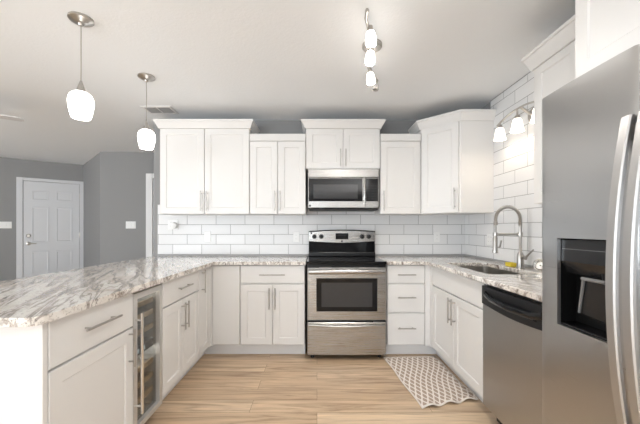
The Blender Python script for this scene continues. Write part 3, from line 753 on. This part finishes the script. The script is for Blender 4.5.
for zz in (.20, .29, .38, .60, .69, .765):
    sh = MB(FC).box(CY0+.026, CY1-.026, -.46, -.012, zz, zz+.006).build('shelf', 'slot', t)
    MB(FC).box(CY0+.026, CY1-.026, -.0115, .0, zz-.008, zz+.020).build('wood_front', 'oak', sh)
dl = bpy.data.lights.new('cooler_fill_lamp', 'POINT'); dl.energy = .3; dl.color = (1, .97, .92); dl.shadow_soft_size = .03  # lamp added to brighten the dark inside of the cooler
lo = bpy.data.objects.new('cooler_fill_lamp', dl); COL.objects.link(lo); lo.location = (-1.12, 1.92, .835)
dl = bpy.data.lights.new('cooler_fill_lamp', 'POINT'); dl.energy = .3; dl.color = (1, .97, .92); dl.shadow_soft_size = .03  # second added lamp, for the lower half of the cooler
lo = bpy.data.objects.new('cooler_fill_lamp', dl); COL.objects.link(lo); lo.location = (-1.12, 1.92, .45)
cb = MB(FC).box(CY0+.023, CY1-.023, -.10, -.002, .475, .525).build('control_bar', 'black', t)
MB(FC).box(CY0+.10, CY0+.135, -.0018, -.0008, .488, .512).build('display', 'led', cb)
MB(FC).box(CY0+.165, CY0+.200, -.0018, -.0008, .488, .512).build('display', 'led', cb)

# ------------------------------------------------------------------ refrigerator
t = thing('refrigerator', (1.3, .79, 0), 'tall stainless side by side refrigerator with water dispenser', 'refrigerator')
RY0, RY1, RS = .335, 1.268, .877
MB().box(.965, 1.665, RY0+.004, RY1-.004, .03, 1.700).build('body', 'charcoal', t, bevel=.004)
FXF = .885                                   # door front plane
def fdoor(y0, y1, hole=None):
    """convex door skin, built as a grid so the dispenser can be cut out; rounded outer edges"""
    bm = bmesh.new(); z0, z1 = .06, 1.732
    ys = [y0, y0+.004, y0+.012, y0+.03] + [y0+.03+(y1-y0-.06)*i/10 for i in range(1, 10)] + [y1-.03, y1-.012, y1-.004, y1]
    zs = [z0, z0+.006, z0+.02] + [z0+.02+(z1-z0-.08)*i/14 for i in range(1, 14)] + [z1-.06, z1-.04, z1-.02, z1-.008, z1]
    if hole:
        h = hole
        ys = sorted([y for y in ys if min(abs(y-h[0]), abs(y-h[1])) > .008]+[h[0], h[1]]); zs = sorted([z for z in zs if min(abs(z-h[2]), abs(z-h[3])) > .012]+[h[2], h[3]])
    def X(y, z):
        k = min(y-y0, y1-y)
        e = 0 if k >= .012 else (1-math.sqrt(max(0, 1-(1-k/.012)**2)))*.012
        q = min(z-z0, .006) ; e2 = (.006-q)
        kt = z1-z; e2 += 0 if kt >= .012 else 0
        m_ = (y-(y0+y1)/2)/((y1-y0)/2)
        return FXF+.006*m_*m_-.004+e+e2
    V = {(i, j): bm.verts.new((X(y, z), y, z)) for i, y in enumerate(ys) for j, z in enumerate(zs)}
    for i in range(len(ys)-1):
        for j in range(len(zs)-1):
            if hole and hole[0]-1e-6 <= ys[i] and ys[i+1] <= hole[1]+1e-6 and hole[2]-1e-6 <= zs[j] and zs[j+1] <= hole[3]+1e-6: continue
            bm.faces.new((V[i, j], V[i+1, j], V[i+1, j+1], V[i, j+1]))
    ed = [e for e in bm.edges if len(e.link_faces) == 1]
    bnd = [e for e in ed if all(abs(v.co.y-y0) < 1e-6 or abs(v.co.y-y1) < 1e-6 or abs(v.co.z-z0) < 1e-6 or abs(v.co.z-z1) < 1e-6 for v in e.verts)]
    r = bmesh.ops.extrude_edge_only(bm, edges=bnd)
    for v in r['geom']:
        if isinstance(v, bmesh.types.BMVert): v.co.x = .958
    m_ = MB(); m_.bm.free(); m_.bm = bm
    return m_
H = (.952, 1.170, .872, 1.190)
fz = fdoor(RS+.004, RY1, H).build('freezer_door', 'steel_fridge', t, smooth=True)
fd = fdoor(RY0, RS-.004).build('fridge_door', 'steel_fridge', t, smooth=True)
def bow(y, parent, m_='chrome'):
    mb = MB(); n = 24; w_ = .0155; rings = []
    for i in range(n+1):
        k = -1+2*i/n; z = 1.068+k*.470; x = .872-.046*(1-k*k)
        rings.append([mb.v((x+dx, y+dy, z)) for dy, dx in ((-w_, .010), (-w_, .001), (-w_*.75, -.003), (w_*.75, -.003), (w_, .001), (w_, .010))])
    for a_, b_ in zip(rings, rings[1:]):
        for k in range(6): mb.bm.faces.new((a_[k], a_[(k+1) % 6], b_[(k+1) % 6], b_[k]))
    mb.bm.faces.new(rings[0][::-1]); mb.bm.faces.new(rings[-1])
    for z in (1.49, .645): mb.box(.866, .892, y-.009, y+.009, z-.02, z+.02)
    return mb.build('handle', m_, parent, smooth=True)
bow(.902, fz, 'satin'); bow(.853, fd, 'satin')
MB().box(.935, .957, RS-.0035, RS+.0035, .08, 1.70).build('gasket', 'gasket', t)
# dispenser: dark recess, sloping control panel, paddle, drip tray
y0, y1, z0, z1 = H
bm_ = MB()
bm_.box(.945, .953, y0-.002, y1+.002, z0-.002, z1+.002)
bm_.box(.892, .945, y0-.002, y0+.003, z0, z1); bm_.box(.892, .945, y1-.003, y1+.002, z0, z1)
bm_.box(.892, .945, y0+.003, y1-.003, z1-.004, z1+.002); bm_.box(.892, .945, y0+.003, y1-.003, z0-.002, z0+.004)
dp = bm_.build('dispenser', 'void', fz)
mb = MB()
fy0, fy1, fz0, fz1 = y0-.004, y1+.004, z0-.004, z1+.004
def lp2(m1, x): return [mb.v((x, y, z)) for y, z in ((fy0+m1, fz0+m1), (fy1-m1, fz0+m1), (fy1-m1, fz1-m1), (fy0+m1, fz1-m1))]
R = [lp2(0, .889), lp2(0, .876), lp2(.007, .876), lp2(.007, .889)]
for p, q in zip(R, R[1:]+R[:1]):
    for i in range(4): mb.bm.faces.new((p[i], p[(i+1) % 4], q[(i+1) % 4], q[i]))
mb.build('bezel', 'steel_fridge', dp)
FDP = ((0, 0, 0), (0, 1), (1, 0))
MB(FDP).extrude_profile([(.890, z1-.006), (.943, z1-.006), (.943, z1-.128), (.915, z1-.130), (.888, z1-.085)], y0+.004, y1-.004).build('control_panel', 'panel_gloss', dp, bevel=.003)
MB(FDP).extrude_profile([(.8875, z1-.040), (.8885, z1-.040), (.8885, z1-.0415), (.8875, z1-.0415)], y0+.012, y1-.012).build('indicator_line', 'paddle', dp)
mb = MB(); yc = (y0+y1)/2-.012      # tapering push paddle hung from the panel
for (ya, yb) in ((yc-.050, yc+.030),):
    a_ = [mb.v(p) for p in ((.902, ya, z1-.135), (.902, yb, z1-.135), (.930, yb+.050, z0+.050), (.930, ya+.020, z0+.040))]
    b_ = [mb.v((q.co.x+.010, q.co.y, q.co.z)) for q in a_]
    mb.bm.faces.new(a_); mb.bm.faces.new(b_[::-1])
    for i in range(4): mb.bm.faces.new((a_[i], a_[(i+1) % 4], b_[(i+1) % 4], b_[i]))
pd = mb.build('paddle', 'charcoal', dp, bevel=.003)
mb = MB(); mb.tube([(.924, yb+.048, z0+.055), (.899, yb, z1-.140)], .005, 8); mb.tube([(.899, yb+.006, z1-.138), (.899, ya-.004, z1-.138)], .006, 8)
mb.build('paddle_rim', 'paddle', dp, smooth=True)
MB().lathe([(.014, 0), (.011, -.03)], (.918, y0+.06, z1-.112)).build('nozzle', 'black', dp)
MB(FDP).extrude_profile([(.886, z0+.005), (.942, z0+.005), (.942, z0+.014), (.886, z0+.012)], y0+.006, y1-.006).build('drip_tray', 'black_glass', dp)
for yy in (RY0+.06, RY1-.06):
    for xx in (1.02, 1.60): MB().lathe([(.02, 0), (.02, .0295)], (xx, yy, 0)).build('foot', 'black', t)
MB().box(.98, 1.0, RY0+.02, RY1-.02, .031, .055).build('toe_grille', 'black_matte', t)

# ------------------------------------------------------------------ pendants
def point(name, loc, e, col, r=.03):
    d = bpy.data.lights.new(name, 'POINT'); d.energy = e; d.color = col; d.shadow_soft_size = r
    o = bpy.data.objects.new(name, d); COL.objects.link(o); o.location = loc; return o
def pendant(x, y, label):
    t = thing('pendant_lamp', (x, y, CH), label, 'pendant lamp', 'pendant lamps over the peninsula')
    MB().lathe([(.064, 0), (.065, -.010), (.058, -.016), (.044, -.019), (.038, -.026), (.016, -.032), (.010, -.044), (.004, -.046)], (x, y, CH-.0005), seg=36).build('canopy', 'nickel', t, smooth=True)
    MB().tube([(x, y, CH-.045), (x, y, 2.082)], .0028, 8).build('cord', 'nickel', t)
    MB().lathe([(.005, .065), (.010, .050), (.022, .012), (.023, 0), (.026, -.006)], (x, y, 2.028)).build('cap', 'nickel', t, smooth=True)
    prof = [(.024, 2.026), (.040, 2.021), (.054, 2.009), (.062, 1.992), (.065, 1.972), (.0645, 1.952), (.061, 1.925), (.055, 1.896), (.048, 1.872)]
    inn = [(r-.004, z+(.002 if i else -.004)) for i, (r, z) in enumerate(prof)][::-1]
    MB().lathe([(r, z) for r, z in prof+inn], (x, y, 0), seg=36, caps=False).build('glass_shade', 'pendant_glass', t, smooth=True)
    point('pendant_bulb', (x, y, 1.93), 2.2, (1.0, .93, .84))
pendant(-1.39, 1.885, 'pendant lamp with white glass shade above the near end of the peninsula')
pendant(-1.385, 2.60, 'pendant lamp with white glass shade hanging beside the tall wall cabinet')

# ------------------------------------------------------------------ serpentine track light
t = thing('track_light', (.37, 2.15, CH), 'nickel wave track light with four glass heads on the ceiling', 'ceiling light')
MB().lathe([(.066, 0), (.066, -.018), (.060, -.026), (.012, -.028)], (.37, 2.15, CH-.0005), seg=32).build('canopy', 'nickel', t, smooth=True)
TRK = [(.268, 1.71), (.272, 1.78), (.300, 1.87), (.335, 1.96), (.36, 2.05), (.365, 2.15), (.362, 2.24), (.375, 2.33), (.41, 2.42), (.455, 2.49), (.475, 2.53)]
MB().tube([(x, y, 2.392) for x, y in TRK], .009, 10).build('track_bar', 'nickel', t, smooth=True)
MB().tube([(.37, 2.15, CH-.028), (.365, 2.15, 2.392)], .010, 10).build('stem', 'nickel', t, smooth=True)
for x, y, dx, dy, lit in ((.308, 1.85, .04, -.04, 1), (.345, 2.055, -.05, .0, 1), (.385, 2.335, .10, .05, 1), (.470, 2.52, -.15, -.10, 0)):
    p = Vector((x, y, 2.392)); ax = Vector((dx, dy, -1)).normalized()
    hd = MB().tube([tuple(p), tuple(p+ax*.040)], .014, 12).build('lamp_head', 'nickel', t, smooth=True)
    prof = [(.014, .030), (.022, .035), (.027, .052), (.031, .075), (.032, .096), (.029, .110)]
    if not lit: prof = [(r*.8, .030+(h-.030)*.65) for r, h in prof]
    inn = [(r-.003, h+(-.0 if j else .003)) for j, (r, h) in enumerate(prof)][::-1]
    MB().lathe(prof+inn, tuple(p), tuple(ax), 24, caps=False).build('glass_shade', 'track_glass' if lit else 'track_dim', hd, smooth=True)
    if lit: point('track_bulb', tuple(p+ax*.088), 15, (1.0, .96, .91), .02)

# ------------------------------------------------------------------ arched vanity light on the sink wall
t = thing('wall_lamp', (WX-TT, 2.50, 2.10), 'arched nickel wall lamp with glass bell shades above the faucet', 'wall lamp')
vy = 2.51; vz0 = 2.118; vx = WX-TT-.11
mb = MB(); mb.lathe([(.060, 0), (.060, .012), (.048, .022), (.018, .026)], (WX-TT-.0005, vy-.04, 2.10), (-1, 0, 0), 28); mb.build('back_plate', 'nickel', t, smooth=True)
apts = []
for i in range(21):
    k = -1+2*i/20; apts.append((vx, vy+k*.275, vz0+.045*(1-k*k)))
MB().tube(apts, .008, 10, flat=(.010, .007)).build('arched_bar', 'nickel', t, smooth=True)
MB().tube([(WX-TT-.02, vy-.04, 2.10), (vx, vy-.04, vz0+.043)], .010, 10).build('arm', 'nickel', t, smooth=True)
for yy in (vy+.238, vy, vy-.238):
    k = (yy-vy)/.275; zb = 2.118; zt = vz0+.045*(1-k*k)
    hd = MB().lathe([(.007, zt-zb), (.007, -.004), (.018, -.010), (.021, -.026), (.024, -.032)], (vx, yy, zb)).build('socket', 'nickel', t, smooth=True)
    prof = [(.022, -.033), (.030, -.040), (.036, -.065), (.041, -.100), (.050, -.134)]
    inn = [(r-.003, h+.001) for r, h in prof][::-1]
    MB().lathe(prof+inn, (vx, yy, zb), seg=24, caps=False).build('glass_shade', 'vanity_glass', hd, smooth=True)
    point('vanity_bulb', (vx, yy, zb-.10), .7, (1.0, .84, .66), .025)

# ------------------------------------------------------------------ ceiling vent, fan
t = thing('ceiling_vent', (-1.62, 3.32, CH), 'white slatted air vent in the ceiling beside the tall wall cabinet', 'vent')
mb = MB(); vx0, vx1, vy0, vy1 = -1.78, -1.48, 3.22, 3.43
def vl(m1, z): return [mb.v(p) for p in ((vx0+m1, vy0+m1, z), (vx1-m1, vy0+m1, z), (vx1-m1, vy1-m1, z), (vx0+m1, vy1-m1, z))]
R = [vl(0, CH-.0005), vl(0, CH-.006), vl(.022, CH-.010), vl(.022, CH-.0005)]
for p, q in zip(R, R[1:]):
    for i in range(4): mb.bm.faces.new((p[i], p[(i+1) % 4], q[(i+1) % 4], q[i]))
mb.build('frame', 'trim', t)
MB().box(vx0+.023, vx1-.023, vy0+.023, vy1-.023, CH-.002, CH-.0006).build('duct', 'grille', t)
MB().box(-1.635, -1.625, vy0+.023, vy1-.023, CH-.010, CH-.0022).build('divider', 'trim', t)
for i in range(7):
    y = vy0+.032+i*.0225; mb = MB()
    for xa, xb in ((vx0+.023, -1.636), (-1.624, vx1-.023)):
        mb.prism([(xa, y), (xb, y), (xb, y+.008), (xa, y+.008)], CH-.009, CH-.0025)
    mb.build('slat', 'slot', t)
fcx, fcy = -3.364, 2.74
t = thing('ceiling_fan', (fcx, fcy, CH), 'white ceiling fan with only a blade tip showing in the living area', 'ceiling fan')
MB().lathe([(.07, 0), (.07, -.03), (.02, -.05), (.015, -.05), (.015, -.12), (.09, -.13), (.11, -.16), (.11, -.21), (.08, -.24), (.02, -.25)], (fcx, fcy, CH-.0005)).build('motor', 'fan_white', t, smooth=True)
for i in range(5):
    a = .6+2*PI*i/5; u2 = Vector((math.cos(a), math.sin(a))); n2 = Vector((-u2.y, u2.x)); c2 = Vector((fcx, fcy))
    p = [c2+u2*.10+n2*.045, c2+u2*.10-n2*.045, c2+u2*.60-n2*.065, c2+u2*.635-n2*.04, c2+u2*.635+n2*.04, c2+u2*.60+n2*.065]
    MB().prism(p, 2.272, 2.280).build('blade', 'fan_white', t)

# ------------------------------------------------------------------ switch plates and outlets
def plate_frame(kind, p):
    if kind == 'back': return ((p[0], WY-TT-.0005, p[1]), (1, 0), (0, -1))
    if kind == 'side': return ((WX-TT-.0005, p[0], p[1]), (0, 1), (-1, 0))
    if kind == 'hall': return ((p[0], 5.1495, p[1]), (1, 0), (0, -1))
    if kind == 'entry': q = on_entry(p[0], .0005, p[1]); return (q, (eu.x, eu.y), (en.x, en.y))
def switch(kind, p, gang, label):
    fr = plate_frame(kind, p); w_ = .07+.046*(gang-1)
    t = thing('switch_plate', fr[0], label, 'switch')
    MB(fr).slab(-w_/2, w_/2, -.058, .058, 0, .006, .003).build('plate', 'white_plastic', t)
    for i in range(gang):
        x = (i-(gang-1)/2)*.046
        MB(fr).slab(x-.0165, x+.0165, -.033, .033, .0062, .0095, .002).build('rocker', 'white_plastic', t)
def outlet(kind, p, label, gang=1):
    fr = plate_frame(kind, p); w_ = .07+.046*(gang-1)
    t = thing('outlet', fr[0], label, 'outlet', 'wall outlets on the tile')
    MB(fr).slab(-w_/2, w_/2, -.058, .058, 0, .006, .003).build('plate', 'white_plastic', t)
    for i in range(gang):
        x = (i-(gang-1)/2)*.046
        for zz in (-.021, .021):
            f_ = MB(fr).slab(x-.016, x+.016, zz-.014, zz+.014, .0062, .008, .001).build('socket', 'white_plastic', t)
            MB(fr).box(x-.007, x-.005, .0081, .0085, zz-.004, zz+.005).build('slot', 'slot', f_)
            MB(fr).box(x+.005, x+.007, .0081, .0085, zz-.004, zz+.005).build('slot', 'slot', f_)
    return t
switch('entry', (.045, 1.29), 4, 'white switch plate on the entry wall beside the door')
switch('hall', (-2.995, 1.285), 3, 'white triple switch plate on the grey hall wall')
outlet('back', (-1.637, 1.272), 'white double outlet high on tile at the wall end with a plugged-in freshener', 2)
outlet('back', (-1.245, 1.135), 'white outlet on tile below the tall two door wall cabinet')
outlet('back', (-.235, 1.130), 'white outlet on tile beside the range control panel')
outlet('back', (1.362, 1.128), 'white outlet on tile near the inner corner by the sink')
outlet('side', (3.10, 1.09+.03), 'white double outlet on the sink wall tile behind the spray head', 2)
fr = plate_frame('back', (-1.612, 1.272))
t = thing('air_freshener', (-1.605, WY-.05, 1.272), 'small white plug-in air freshener on the double outlet at the tile end', 'air freshener')
mb = MB(); mb.lathe([(.022, .0086), (.032, .014), (.036, .030), (.030, .044), (.012, .050)], (-1.612, WY-TT-.0005, 1.262), (0, -1, 0), 24); mb.build('housing', 'white_plastic', t, smooth=True)
MB().box(-1.622, -1.602, WY-TT-.058, WY-TT-.0505, 1.262, 1.290).build('vent_cap', 'white_plastic', t, bevel=.003)

# ------------------------------------------------------------------ rug
bm = bmesh.new(); nu, nv = 36, 64
uvl = bm.loops.layers.uv.new('UVMap')
A, B, C_, D = Vector((.712, 2.165)), Vector((1.145, 2.275)), Vector((1.120, 3.055)), Vector((.630, 3.035))   # near-left, near-right, far-right, far-left
G = []
for j in range(nv+1):
    row = []
    for i in range(nu+1):
        u, v = i/nu, j/nv
        p = (A*(1-u)+B*u)*(1-v)+(D*(1-u)+C_*u)*v
        near = max(0, 1-v/.14)
        ripple = near*(.010+.010*math.cos(2*PI*(u*2.9+.52)))*(min(1, u*5))
        edge = max(0, (u-.85)/.15)
        z = .0075+ripple+edge*edge*.010*(1+math.sin(v*17))*.5
        p = p+Vector((0, .010*near*math.sin(2*PI*u*2.9))) + Vector((.008*math.sin(v*11)*(1 if u > .5 else .5), 0))
        row.append((bm.verts.new((p.x, p.y, z)), u, v))
    G.append(row)
for j in range(nv):
    for i in range(nu):
        q = (G[j][i], G[j][i+1], G[j+1][i+1], G[j+1][i]); f = bm.faces.new([x[0] for x in q]); f.smooth = True
        for lo, x in zip(f.loops, q): lo[uvl].uv = (x[1], x[2])
m_ = MB(); m_.bm.free(); m_.bm = bm
o = m_.build('rug', 'rug', None); sd = o.modifiers.new('pile', 'SOLIDIFY'); sd.thickness = .0055; sd.offset = -1
tag(o, 'white and taupe lattice patterned kitchen rug lying before the sink cabinet', 'rug')
